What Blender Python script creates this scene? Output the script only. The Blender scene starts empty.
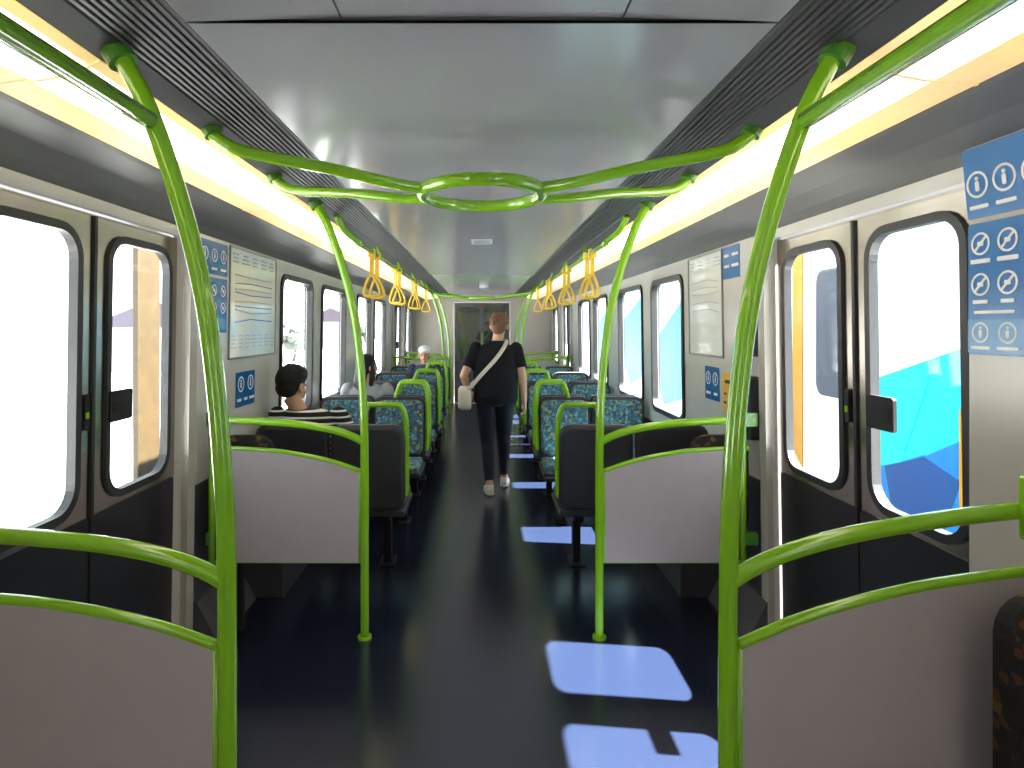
import bpy, bmesh, math, random
from mathutils import Vector, Matrix
random.seed(4)
C = bpy.context.scene.collection
V = Vector
F, VX, VY, H = 620.0, 482.0, 327.0, 1.53

# ------------------------------------------------------------------ materials
def pbr(name, col, rough=.5, metal=0., var=0., vscale=6., bump=0., bscale=60., coat=0., em=None, es=0., spec=.5, rvar=0.):
    m = bpy.data.materials.new(name); m.use_nodes = True
    nt = m.node_tree; b = nt.nodes['Principled BSDF']
    b.inputs['Base Color'].default_value = (*col, 1)
    b.inputs['Roughness'].default_value = rough
    b.inputs['Metallic'].default_value = metal
    b.inputs['Coat Weight'].default_value = coat
    b.inputs['Specular IOR Level'].default_value = spec
    tc = nt.nodes.new('ShaderNodeTexCoord')
    if var > 0:
        n = nt.nodes.new('ShaderNodeTexNoise'); n.inputs['Scale'].default_value = vscale; n.inputs['Detail'].default_value = 5
        nt.links.new(tc.outputs['Object'], n.inputs['Vector'])
        mx = nt.nodes.new('ShaderNodeMix'); mx.data_type = 'RGBA'
        mx.inputs[6].default_value = (*[c*(1-var) for c in col], 1)
        mx.inputs[7].default_value = (*[min(1, c*(1+var)) for c in col], 1)
        nt.links.new(n.outputs['Fac'], mx.inputs[0]); nt.links.new(mx.outputs[2], b.inputs['Base Color'])
    if bump > 0:
        n = nt.nodes.new('ShaderNodeTexNoise'); n.inputs['Scale'].default_value = bscale
        nt.links.new(tc.outputs['Object'], n.inputs['Vector'])
        bp = nt.nodes.new('ShaderNodeBump'); bp.inputs['Strength'].default_value = bump; bp.inputs['Distance'].default_value = .01
        nt.links.new(n.outputs['Fac'], bp.inputs['Height']); nt.links.new(bp.outputs['Normal'], b.inputs['Normal'])
    if em:
        b.inputs['Emission Color'].default_value = (*em, 1); b.inputs['Emission Strength'].default_value = es
    return m

def lamp_mat(name, col, strength, low):
    m = pbr(name, (.9, .85, .7), .4, em=col, es=strength); nt = m.node_tree; b = nt.nodes['Principled BSDF']
    tc = nt.nodes.new('ShaderNodeTexCoord'); s = nt.nodes.new('ShaderNodeSeparateXYZ'); nt.links.new(tc.outputs['Object'], s.inputs[0])
    def mth(op, a, v=None, v2=None):
        n = nt.nodes.new('ShaderNodeMath'); n.operation = op; nt.links.new(a, n.inputs[0])
        if v is not None: n.inputs[1].default_value = v
        if v2 is not None: n.inputs[2].default_value = v2
        return n.outputs[0]
    o = mth('MULTIPLY_ADD', s.outputs['Y'], math.pi/1.5, 6.6*math.pi/1.5)
    o = mth('SINE', o); o = mth('ABSOLUTE', o); o = mth('POWER', o, .6); o = mth('MULTIPLY_ADD', o, strength*(1-low), strength*low)
    nt.links.new(o, b.inputs['Emission Strength'])
    return m

def glass_mat(name, tint, refl=.07):
    m = bpy.data.materials.new(name); m.use_nodes = True; nt = m.node_tree; nt.nodes.clear()
    o = nt.nodes.new('ShaderNodeOutputMaterial'); t = nt.nodes.new('ShaderNodeBsdfTransparent'); g = nt.nodes.new('ShaderNodeBsdfGlossy')
    t.inputs['Color'].default_value = (*tint, 1); g.inputs['Roughness'].default_value = .03
    mx = nt.nodes.new('ShaderNodeMixShader'); mx.inputs[0].default_value = refl
    nt.links.new(t.outputs[0], mx.inputs[1]); nt.links.new(g.outputs[0], mx.inputs[2]); nt.links.new(mx.outputs[0], o.inputs[0])
    return m

def fabric_mat(name, cols, scale=38):
    m = bpy.data.materials.new(name); m.use_nodes = True; nt = m.node_tree; b = nt.nodes['Principled BSDF']
    tc = nt.nodes.new('ShaderNodeTexCoord'); v = nt.nodes.new('ShaderNodeTexVoronoi'); v.inputs['Scale'].default_value = scale
    sp = nt.nodes.new('ShaderNodeSeparateColor'); r = nt.nodes.new('ShaderNodeValToRGB'); r.color_ramp.interpolation = 'CONSTANT'
    nt.links.new(tc.outputs['Object'], v.inputs['Vector']); nt.links.new(v.outputs['Color'], sp.inputs[0]); nt.links.new(sp.outputs[0], r.inputs[0])
    el = r.color_ramp.elements
    while len(el) < len(cols): el.new(.5)
    for i, (p, c) in enumerate(cols):
        el[i].position = p; el[i].color = (*c, 1)
    nt.links.new(r.outputs[0], b.inputs['Base Color']); b.inputs['Roughness'].default_value = .9
    return m

def stripe_mat(name, ca, cb, freq, duty):
    m = bpy.data.materials.new(name); m.use_nodes = True; nt = m.node_tree; b = nt.nodes['Principled BSDF']
    tc = nt.nodes.new('ShaderNodeTexCoord'); s = nt.nodes.new('ShaderNodeSeparateXYZ'); nt.links.new(tc.outputs['Object'], s.inputs[0])
    a = nt.nodes.new('ShaderNodeMath'); a.operation = 'MULTIPLY'; a.inputs[1].default_value = freq; nt.links.new(s.outputs['Z'], a.inputs[0])
    f = nt.nodes.new('ShaderNodeMath'); f.operation = 'FRACT'; nt.links.new(a.outputs[0], f.inputs[0])
    g = nt.nodes.new('ShaderNodeMath'); g.operation = 'GREATER_THAN'; g.inputs[1].default_value = duty; nt.links.new(f.outputs[0], g.inputs[0])
    mx = nt.nodes.new('ShaderNodeMix'); mx.data_type = 'RGBA'; mx.inputs[6].default_value = (*ca, 1); mx.inputs[7].default_value = (*cb, 1)
    nt.links.new(g.outputs[0], mx.inputs[0]); nt.links.new(mx.outputs[2], b.inputs['Base Color']); b.inputs['Roughness'].default_value = .9
    return m

M = {}
M['floor'] = pbr('navy_vinyl', (.0068, .0100, .0235), .21, var=.12, vscale=40, spec=.85)
M['ceil'] = pbr('ceiling_laminate', (.36, .35, .385), .17, var=.03)
M['roof'] = pbr('roof_paint', (.3, .3, .3), .6)
M['seam'] = pbr('seam_black', (.03, .03, .035), .7)
M['louver'] = pbr('louver_grey', (.06, .058, .065), .5)
M['cove'] = pbr('cove_grey', (.18, .17, .17), .45, var=.05)
M['wall'] = pbr('wall_laminate', (.54, .53, .51), .14, var=.04)
M['lowwall'] = pbr('lower_wall_grey', (.035, .035, .042), .5, var=.08)
M['lining'] = pbr('lining_beige', (.39, .355, .315), .22, var=.05)
M['door'] = pbr('brushed_door_metal', (.42, .375, .33), .22, metal=1., var=.06)
M['doorshade'] = pbr('shaded_door_metal', (.026, .026, .034), .32, metal=.6)  # shade on the lower door metal, put into a dark base colour
M['rubber'] = pbr('black_rubber', (.010, .010, .013), .5)
M['black'] = pbr('black_plastic', (.006, .006, .008), .6, spec=.3)
M['green'] = pbr('lime_green_enamel', (.19, .42, .008), .20, coat=.5)
M['dgreen'] = pbr('green_clamp', (.06, .20, .02), .4)
M['panel'] = pbr('screen_panel_lilac_grey', (.36, .315, .335), .42, var=.05, vscale=12)
M['shell'] = pbr('charcoal_seat_plastic', (.022, .022, .028), .45, bump=.1, bscale=200)
M['fabric'] = fabric_mat('blue_confetti_moquette', [(0, (.04, .09, .115)), (.40, (.06, .15, .19)), (.64, (.035, .05, .065)), (.80, (.16, .26, .12)), (.86, (.30, .22, .06)), (.90, (.12, .25, .32))], 50)
M['ofabric'] = fabric_mat('orange_confetti_moquette', [(0, (.006, .005, .007)), (.64, (.075, .026, .006)), (.74, (.011, .008, .011)), (.90, (.11, .065, .010)), (.95, (.03, .008, .010))], 48)
M['yellow'] = pbr('yellow_strap', (.76, .48, .02), .4)
M['steel'] = pbr('steel', (.3, .3, .3), .35, metal=.9)
M['white'] = pbr('white_print', (.75, .75, .75), .3)
M['blue'] = pbr('blue_print', (.006, .12, .36), .22)
M['lblue'] = pbr('light_blue_print', (.04, .20, .45), .22)
M['map'] = pbr('map_sheet', (.66, .68, .66), .10, var=.06, vscale=30, coat=.3)
M['greyink'] = pbr('grey_ink', (.20, .23, .28), .3)
M['paleink'] = pbr('pale_grey_ink', (.42, .46, .50), .2)
M['frame'] = pbr('poster_frame', (.25, .25, .25), .3, metal=.6)
M['yink'] = pbr('yellow_print', (.70, .42, .02), .3)
M['glass'] = glass_mat('window_glass', (.92, .96, .96), .03)
M['dglass'] = glass_mat('tinted_glass', (.12, .14, .13), .15)
M['lens'] = lamp_mat('light_lens', (1, .90, .66), 6.0, .4)
M['lensdim'] = lamp_mat('dim_light_lens', (1, .80, .46), 1.35, .5)
M['lens2'] = lamp_mat('amber_lens_edge', (1, .60, .11), 1.1, .5)
M['lens2dim'] = lamp_mat('dim_amber_edge', (1, .62, .20), .5, .6)
M['skin'] = pbr('skin', (.55, .30, .20), .5)
M['skin2'] = pbr('skin_tan', (.48, .27, .17), .5)
M['lips'] = pbr('lips', (.40, .12, .10), .5)
M['eye'] = pbr('eye_dark', (.03, .02, .02), .2)
M['auburn'] = pbr('auburn_brown_hair', (.15, .062, .028), .6, var=.5, vscale=70, bump=.8, bscale=90)
M['bhair'] = pbr('black_hair', (.006, .005, .005), .6, bump=.6, bscale=80, spec=.3)
M['btee'] = pbr('black_cotton', (.010, .010, .013), .85, bump=.3, bscale=15, spec=.2)
M['leg'] = pbr('navy_leggings', (.006, .008, .020), .7, spec=.3)
M['shoe'] = pbr('white_shoe', (.75, .74, .72), .5)
M['sole'] = pbr('shoe_sole', (.55, .52, .48), .6)
M['bag'] = pbr('cream_leather', (.62, .54, .44), .5, bump=.2, bscale=50)
M['stripe'] = stripe_mat('striped_jersey', (.010, .010, .012), (.75, .75, .75), 26, .70)
M['jeans'] = pbr('dark_trousers', (.02, .025, .05), .8)
M['pale'] = pbr('pale_grey_top', (.28, .29, .32), .8)
M['cap'] = pbr('white_cap', (.6, .6, .58), .7)
M['hull'] = pbr('bounce_cutting_hull_paint', (.07, .075, .09), .5)  # dark so the added skin throws back little sunlight

# ------------------------------------------------------------------ helpers
def wloc(o):
    v = V((0, 0, 0))
    while o is not None:
        v += o.location; o = o.parent
    return v
def obj(name, bm, mat, parent=None, smooth=False, label=None, bevel=0):
    if parent is not None:
        bmesh.ops.translate(bm, vec=-wloc(parent), verts=bm.verts)
    bmesh.ops.recalc_face_normals(bm, faces=bm.faces)
    me = bpy.data.meshes.new(name); bm.to_mesh(me); bm.free()
    mats = mat if isinstance(mat, (list, tuple)) else [mat]
    for m in mats: me.materials.append(M[m] if isinstance(m, str) else m)
    if smooth:
        for p in me.polygons: p.use_smooth = True
    o = bpy.data.objects.new(name, me); C.objects.link(o)
    if parent is not None: o.parent = parent
    if bevel:
        b = o.modifiers.new('bevel', 'BEVEL'); b.width = bevel; b.segments = 3; b.limit_method = 'ANGLE'; b.angle_limit = .7
    if label: o['label'] = label
    return o
def tag(o, label, cat, group=None):
    o['label'] = label; o['category'] = cat
    if group: o['group'] = group
    return o
def thing(name, loc, label=None, cat=None, group=None, kind=None):
    o = bpy.data.objects.new(name, None); C.objects.link(o); o.location = loc; o.empty_display_size = .1
    if label: o['label'] = label
    if cat: o['category'] = cat
    if group: o['group'] = group
    if kind: o['kind'] = kind
    return o
def struct(name, bm, mat, parent=None, smooth=False, bevel=0, label=None):
    o = obj(name, bm, mat, parent, smooth, label, bevel)
    if parent is None: o['kind'] = 'structure'
    return o
def copy_tree(o, loc=None, rz=None, label=None, parent=None):
    c = o.copy(); C.objects.link(c)
    if parent is not None: c.parent = parent
    if loc is not None: c.location = loc
    if rz is not None: c.rotation_euler = (0, 0, rz)
    if label: c['label'] = label
    for ch in list(o.children): copy_tree(ch, parent=c)
    return c
def box(bm, x0, x1, y0, y1, z0, z1):
    r = bmesh.ops.create_cube(bm, size=1)
    for v in r['verts']:
        v.co = V(((x0+x1)/2+v.co.x*(x1-x0), (y0+y1)/2+v.co.y*(y1-y0), (z0+z1)/2+v.co.z*(z1-z0)))
    return r['verts']
def ellipsoid(bm, c, r, rot=None, seg=20):
    m = Matrix.Translation(c) @ (rot.to_4x4() if rot else Matrix.Identity(4)) @ Matrix.Diagonal((*r, 1))
    bmesh.ops.create_uvsphere(bm, u_segments=seg, v_segments=seg//2+2, radius=1, matrix=m)
def catmull(pts, n=6, closed=False):
    P = [V(p) for p in pts]; out = []
    N = len(P); rng = range(N if closed else N-1)
    for i in rng:
        if closed: a, b, c, d = P[(i-1) % N], P[i], P[(i+1) % N], P[(i+2) % N]
        else: a, b, c, d = P[max(i-1, 0)], P[i], P[i+1], P[min(i+2, N-1)]
        for k in range(n):
            t = k/n
            out.append(.5*((2*b)+(c-a)*t+(2*a-5*b+4*c-d)*t*t+(3*b-a-3*c+d)*t**3))
    if not closed: out.append(P[-1])
    return out
def frames(P, closed=False, up=None):
    T = []
    N = len(P)
    for i in range(N):
        if closed: t = P[(i+1) % N]-P[i-1]
        else: t = P[min(i+1, N-1)]-P[max(i-1, 0)]
        T.append(t.normalized())
    u = up or (V((0, 0, 1)) if abs(T[0].z) < .9 else V((1, 0, 0)))
    n = (u-T[0]*u.dot(T[0])).normalized(); out = []
    for t in T:
        n = (n-t*n.dot(t)).normalized(); out.append((t, n, t.cross(n)))
    return out
def tube(bm, pts, r, seg=12, sm=6, closed=False, flat=1., up=None, cap=True):
    P = catmull(pts, sm, closed) if sm > 0 else [V(p) for p in pts]
    N = len(P); fr = frames(P, closed, up)
    if isinstance(r, (list, tuple)):
        rs = [r[min(int(i/max(sm, 1)), len(r)-1)]*(1-((i/max(sm, 1)) % 1)) + r[min(int(i/max(sm, 1))+1, len(r)-1)]*((i/max(sm, 1)) % 1) for i in range(N)]
    else: rs = [r]*N
    R = []
    for p, (t, n, b), rr_ in zip(P, fr, rs):
        R.append([bm.verts.new(p+n*math.cos(2*math.pi*k/seg)*rr_*flat+b*math.sin(2*math.pi*k/seg)*rr_) for k in range(seg)])
    for i in range(N if closed else N-1):
        a, c = R[i], R[(i+1) % N]
        for k in range(seg): bm.faces.new((a[k], a[(k+1) % seg], c[(k+1) % seg], c[k]))
    if not closed and cap:
        bm.faces.new(R[0][::-1]); bm.faces.new(R[-1])
def rr(y0, y1, z0, z1, r, n=6):
    out = []
    for cy, cz, a0 in ((y1-r, z1-r, 0), (y0+r, z1-r, 90), (y0+r, z0+r, 180), (y1-r, z0+r, 270)):
        for k in range(n+1):
            a = math.radians(a0+90*k/n); out.append((cy+r*math.cos(a), cz+r*math.sin(a)))
    return out
def XW(z): return 1.43-.015*z
def mp(s, y, z, d): return V((s*(XW(z)+d), y, z))
def slab(bm, s, loop, d0, d1, fx=None):
    f = fx or (lambda y, z, d: mp(s, y, z, d))
    a = [bm.verts.new(f(y, z, d0)) for y, z in loop]; b = [bm.verts.new(f(y, z, d1)) for y, z in loop]
    bm.faces.new(a); bm.faces.new(b[::-1]); n = len(a)
    for k in range(n): bm.faces.new((a[k], a[(k+1) % n], b[(k+1) % n], b[k]))
def ringslab(bm, s, lo, li, d0, d1, fx=None):
    f = fx or (lambda y, z, d: mp(s, y, z, d)); n = len(lo)
    A = [[bm.verts.new(f(y, z, d)) for y, z in L] for L, d in ((lo, d0), (li, d0), (li, d1), (lo, d1))]
    for q in range(4):
        a, b = A[q], A[(q+1) % 4]
        for k in range(n): bm.faces.new((a[k], a[(k+1) % n], b[(k+1) % n], b[k]))
def holed(bm, f, outer, holes, d0, d1):
    for L in [outer]+holes:
        vs = [bm.verts.new((0, y, z)) for y, z in L]
        for k in range(len(vs)): bm.edges.new((vs[k], vs[(k+1) % len(vs)]))
    bmesh.ops.triangle_fill(bm, use_beauty=True, use_dissolve=False, edges=bm.edges[:])
    faces = bm.faces[:]; old = bm.verts[:]
    ret = bmesh.ops.extrude_face_region(bm, geom=faces)
    nv = [g for g in ret['geom'] if isinstance(g, bmesh.types.BMVert)]
    for v in old: v.co = f(v.co.y, v.co.z, d0)
    for v in nv: v.co = f(v.co.y, v.co.z, d1)
def prof(bm, pts, y0, y1, close=True):
    a = [bm.verts.new((x, y0, z)) for x, z in pts]; b = [bm.verts.new((x, y1, z)) for x, z in pts]; n = len(pts)
    for k in range(n if close else n-1): bm.faces.new((a[k], a[(k+1) % n], b[(k+1) % n], b[k]))
    if close: bm.faces.new(a); bm.faces.new(b[::-1])
NB = bmesh.new
Y0, Y1 = -2.5, 12.4

# ------------------------------------------------------------------ shell
bm = NB(); box(bm, -1.5, 1.5, Y0, Y1, -.12, 0); struct('floor', bm, 'floor')
bm = NB(); prof(bm, [(-.62, 2.168), (-.3, 2.178), (0, 2.18), (.3, 2.178), (.62, 2.168), (.62, 2.24), (-.62, 2.24)], Y0, Y1)
struct('ceiling', bm, 'ceil')
bm = NB(); prof(bm, [(-1.52, 2.24), (1.52, 2.24), (1.4, 2.42), (.9, 2.55), (-.9, 2.55), (-1.4, 2.42)], Y0-.1, Y1+.1); box(bm, -1.52, -1.44, Y0, Y1, 2.0, 2.24); box(bm, 1.44, 1.52, Y0, Y1, 2.0, 2.24)
struct('trim_1', bm, 'roof', label='train roof above the ceiling')
tn = 2
for s in (-1, 1):
    bm = NB(); pts = [(s*.622, 2.168), (s*.635, 2.168)]
    for k in range(9):
        x0 = .635+k*.0175; zz = 2.165-k*.0018
        pts += [(s*x0, zz), (s*(x0+.010), zz), (s*(x0+.010), zz+.006), (s*(x0+.0175), zz+.006)]
    pts += [(s*.795, 2.15), (s*.86, 2.132), (s*.86, 2.238), (s*.622, 2.238)]
    prof(bm, pts, Y0, Y1); struct('trim_%d' % tn, bm, 'louver', label='ribbed dark ceiling grille'); tn += 1
    bm = NB(); prof(bm, [(s*1.12, 2.078), (s*1.14, 2.072), (s*1.25, 2.05), (s*1.34, 2.02), (s*1.395, 1.985), (s*1.40, 1.95), (s*1.44, 1.95), (s*1.44, 2.238), (s*1.12, 2.238)], Y0, Y1)
    struct('trim_%d' % tn, bm, 'cove', label='grey sloping cove panel', smooth=False); tn += 1
for k, (x0, x1, y0, y1) in enumerate([(-.62, .62, 1.297, 1.302), (-.297, -.293, -2, 1.3), (.293, .297, -2, 1.3)]):
    bm = NB()
    if x1-x0 > 1:
        prof(bm, [(-.62, 2.1675), (-.3, 2.1775), (0, 2.1795), (.3, 2.1775), (.62, 2.1675), (.62, 2.172), (-.62, 2.172)], y0, y1)
    else: box(bm, x0, x1, y0, y1, 2.1765, 2.1815)
    struct('trim_%d' % tn, bm, 'seam', label='ceiling panel joint'); tn += 1

DC = {-1: 2.265, 1: 2.36}; LW = .62; DC2 = 10.2
WINS = [(-1.3, -.4), (4.27, 5.03), (5.35, 6.25), (6.85, 7.65), (7.95, 8.85), (11.3, 12.0)]
Z0, Z1 = .88, 1.88
for s, nm in ((-1, 'left'), (1, 'right')):
    holes = [rr(a, b, Z0, Z1, .09) for a, b in WINS]
    for dc in (DC[s], DC2): holes.append([(dc+LW, .012), (dc+LW, 1.945), (dc-LW, 1.945), (dc-LW, .012)])
    bm = NB(); holed(bm, lambda y, z, d: mp(s, y, z, d), [(Y1, 0), (Y1, 1.99), (Y0, 1.99), (Y0, 0)], holes, -.02, .02)
    struct('wall_'+nm, bm, 'wall')
    bm = NB(); holed(bm, lambda y, z, d: mp(s, y, z, d), [(Y1, -.5), (Y1, 2.2), (Y0, 2.2), (Y0, -.5)], holes, .021, .035)
    struct('trim_%d' % tn, bm, 'hull', label='dark outer hull skin added to cut sun bounce'); tn += 1  # extra skin added outside the wall to cut sunlight bouncing off it
    for (a, b) in ((DC[s]+LW+.10, DC2-LW-.05),):
        bm = NB(); slab(bm, s, [(b, .0), (b, .76), (a, .76), (a, .0)], -.021, -.03); struct('baseboard_'+nm, bm, 'lowwall')
        bm = NB(); prof(bm, [(s*1.12, .0), (s*1.12, .25), (s*1.17, .29), (s*1.395, .30), (s*1.395, .0)], 3.5, 9.1)
        struct('trim_%d' % tn, bm, 'lowwall', label='heater duct under the seats along the wall', bevel=.006); tn += 1
        bm = NB(); prof(bm, [(s*1.27, .0), (s*1.375, .20), (s*1.40, .20), (s*1.40, .0)], 2.99, 3.49)
        struct('trim_%d' % tn, bm, 'louver', label='slanted dark skirt at the foot of the wall'); tn += 1
    for yj in (DC[s]+LW+.035, DC2-LW-.035, DC2+LW+.035):
        bm = NB(); slab(bm, s, rr(yj-.035, yj+.035, .0, 1.95, .01), -.02, -.05); struct('trim_%d' % tn, bm, 'lining', label='door jamb'); tn += 1
    ye = DC[s]-LW-.02
    bm = NB(); prof(bm, [(s*1.352, .0), (s*1.352, 1.9), (s*1.338, 2.02), (s*1.385, 2.0), (s*1.405, 1.95), (s*1.405, 0)], -.35, ye)
    struct('trim_%d' % tn, bm, 'lining', label='beige wall lining beside the near doors'); tn += 1
# end walls
bm = NB(); box(bm, -1.5, 1.5, Y0-.1, Y0, -.1, 2.5); struct('wall_back', bm, 'wall')
bm = NB()
holed(bm, lambda y, z, d: V((y, Y1+d, z)), [(1.5, -.1), (1.5, 2.5), (-1.5, 2.5), (-1.5, -.1)], [[(.56, .01), (.56, 2.02), (-.56, 2.02), (-.56, .01)]], 0, .1)
struct('wall_front', bm, 'lining')
d5 = thing('door_5', (0, Y1+.04, 0), kind='structure')
fx = lambda y, z, d: V((y, Y1+.04+d, z))
bm = NB(); holed(bm, fx, [(.555, .015), (.555, 2.015), (-.555, 2.015), (-.555, .015)], [rr(-.48, -.04, .85, 1.93, .05), rr(.04, .48, .85, 1.93, .05)], -.02, .02); obj('door_leaf', bm, 'louver', d5)
for e in (-1, 1):
    bm = NB(); slab(bm, 1, rr(min(e*.04, e*.48), max(e*.04, e*.48), .85, 1.93, .05), -.004, .004, fx); obj('pane', bm, 'dglass', d5)
bm = NB(); tube(bm, [(.0, Y1+.01, 1.0), (.0, Y1-.03, 1.05), (.0, Y1-.03, 1.35), (.0, Y1+.01, 1.4)], .012); obj('door_handle', bm, 'green', d5, True)
wn = 1
bm = NB(); box(bm, -1.4, 1.4, Y1+1.4, Y1+1.5, -.1, 2.4); box(bm, -1.4, 1.4, Y1+.1, Y1+1.4, -.12, -.02); struct('wall_far', bm, 'lining', label='gangway wall beyond the end door')

for s in (-1, 1):
    for a, b in WINS:
        w = thing('window_%d' % wn, (s*1.42, (a+b)/2, Z0), kind='structure'); wn += 1
        bm = NB(); ringslab(bm, s, rr(a-.022, b+.022, Z0-.022, Z1+.022, .1), rr(a+.016, b-.016, Z0+.016, Z1-.016, .075), -.034, .012)
        obj('window_frame', bm, 'rubber', w)
        bm = NB(); slab(bm, s, rr(a+.01, b-.01, Z0+.01, Z1-.01, .08), .0, .006); obj('pane', bm, 'glass', w)
# doors
dn = 1
for s in (-1, 1):
    for dc in (DC[s], DC2):
        root = thing('door_%d' % dn, (s*1.43, dc, 0), kind='structure'); dn += 1
        for q in (-1, 1):
            a, b = (dc-LW+.004, dc-.0005) if q < 0 else (dc+.0005, dc+LW-.004)
            wa, wb = (a+.075, b-.09) if q < 0 else (a+.09, b-.075)
            bm = NB(); holed(bm, lambda y, z, d: mp(s, y, z, d), [(b, .015), (b, 1.94), (a, 1.94), (a, .015)], [rr(wa, wb, Z0, 1.87, .10)], .015, .04)
            lf = obj('door_leaf', bm, 'door', root)
            bm = NB(); ringslab(bm, s, rr(wa-.018, wb+.018, Z0-.018, 1.888, .118), rr(wa+.012, wb-.012, Z0+.012, 1.858, .088), .004, .038)
            obj('window_gasket', bm, 'rubber', lf)
            bm = NB(); slab(bm, s, rr(wa+.008, wb-.008, Z0+.008, 1.862, .092), .024, .029); obj('pane', bm, 'glass', lf)
            bm = NB(); slab(bm, s, rr(a+.012, b-.012, .03, .84, .02), .011, .015); obj('lower_leaf_shade', bm, 'doorshade', lf)  # dark sheet painting the shade low on the leaf
            e = b if q < 0 else a
            bm = NB(); slab(bm, s, rr(e-.008 if q < 0 else e, e if q < 0 else e+.008, .02, 1.935, .003), .006, .042); obj('edge_seal', bm, 'rubber', lf)
            if q*s < 0:
                y_0, y_1 = sorted((e+q*.085, e+q*.235)); bm = NB(); slab(bm, s, rr(y_0, y_1, 1.165, 1.285, .012), -.002, .010); hd = obj('door_handle', bm, 'black', lf)
                bm = NB(); slab(bm, s, rr(y_0+.02, y_1-.02, 1.20, 1.245, .01), -.004, -.002); obj('finger_grip', bm, 'black', hd)
            else:
                bm = NB(); slab(bm, s, rr(e+q*.045-.014, e+q*.045+.014, 1.16, 1.29, .012), .002, .015); bt = obj('door_button', bm, 'black', lf)
                bm = NB(); slab(bm, s, rr(e+q*.045-.009, e+q*.045+.009, 1.20, 1.225, .006), -.001, .002); obj('button_light', bm, 'green', bt)
        bm = NB(); box(bm, *sorted((s*1.33, s*1.42)), dc-LW+.01, dc+LW-.01, .0, .006); obj('threshold', bm, 'steel', root)

# ------------------------------------------------------------------ ceiling lights
YL = 4.4
for s, nm in ((-1, 'left'), (1, 'right')):
    t = thing('ceiling_light', (s*.99, 5, 2.08), 'long warm white light strip running along the %s side of the ceiling' % nm, 'ceiling light')
    for ya, yb_, m1, m2, tx in ((Y0+.02, YL, 'lens', 'lens2', ''), (YL, Y1-.02, 'lensdim', 'lens2dim', 'dimmer ')):
        bm = NB(); prof(bm, [(s*.888, 2.1195), (s*.90, 2.112), (s*.95, 2.098), (s*1.0, 2.089), (s*1.02, 2.087), (s*1.02, 2.12), (s*.888, 2.15)], ya, yb_); obj('lens', bm, m1, t, label=tx+'white lens of the light strip')
        bm = NB(); prof(bm, [(s*1.021, 2.087), (s*1.085, 2.079), (s*1.118, 2.078), (s*1.118, 2.12), (s*1.021, 2.12)], ya, yb_); obj('lens_edge', bm, m2, t, label=tx+'amber outer edge of the light strip')
        bm = NB(); prof(bm, [(s*.862, 2.131), (s*.887, 2.120), (s*.887, 2.15), (s*.862, 2.15)], ya, yb_); obj('lens_edge', bm, m2, t, label=tx+'amber inner edge of the light strip')
    for k in range(10):
        y = -1.6+k*1.5
        bm = NB(); prof(bm, [(s*.861, 2.129), (s*.90, 2.109), (s*.95, 2.095), (s*1.0, 2.086), (s*1.05, 2.081), (s*1.118, 2.075), (s*1.118, 2.079), (s*1.0, 2.09), (s*.861, 2.132)], y-.005, y+.005); obj('joint_strip', bm, 'lens2', t)

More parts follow.
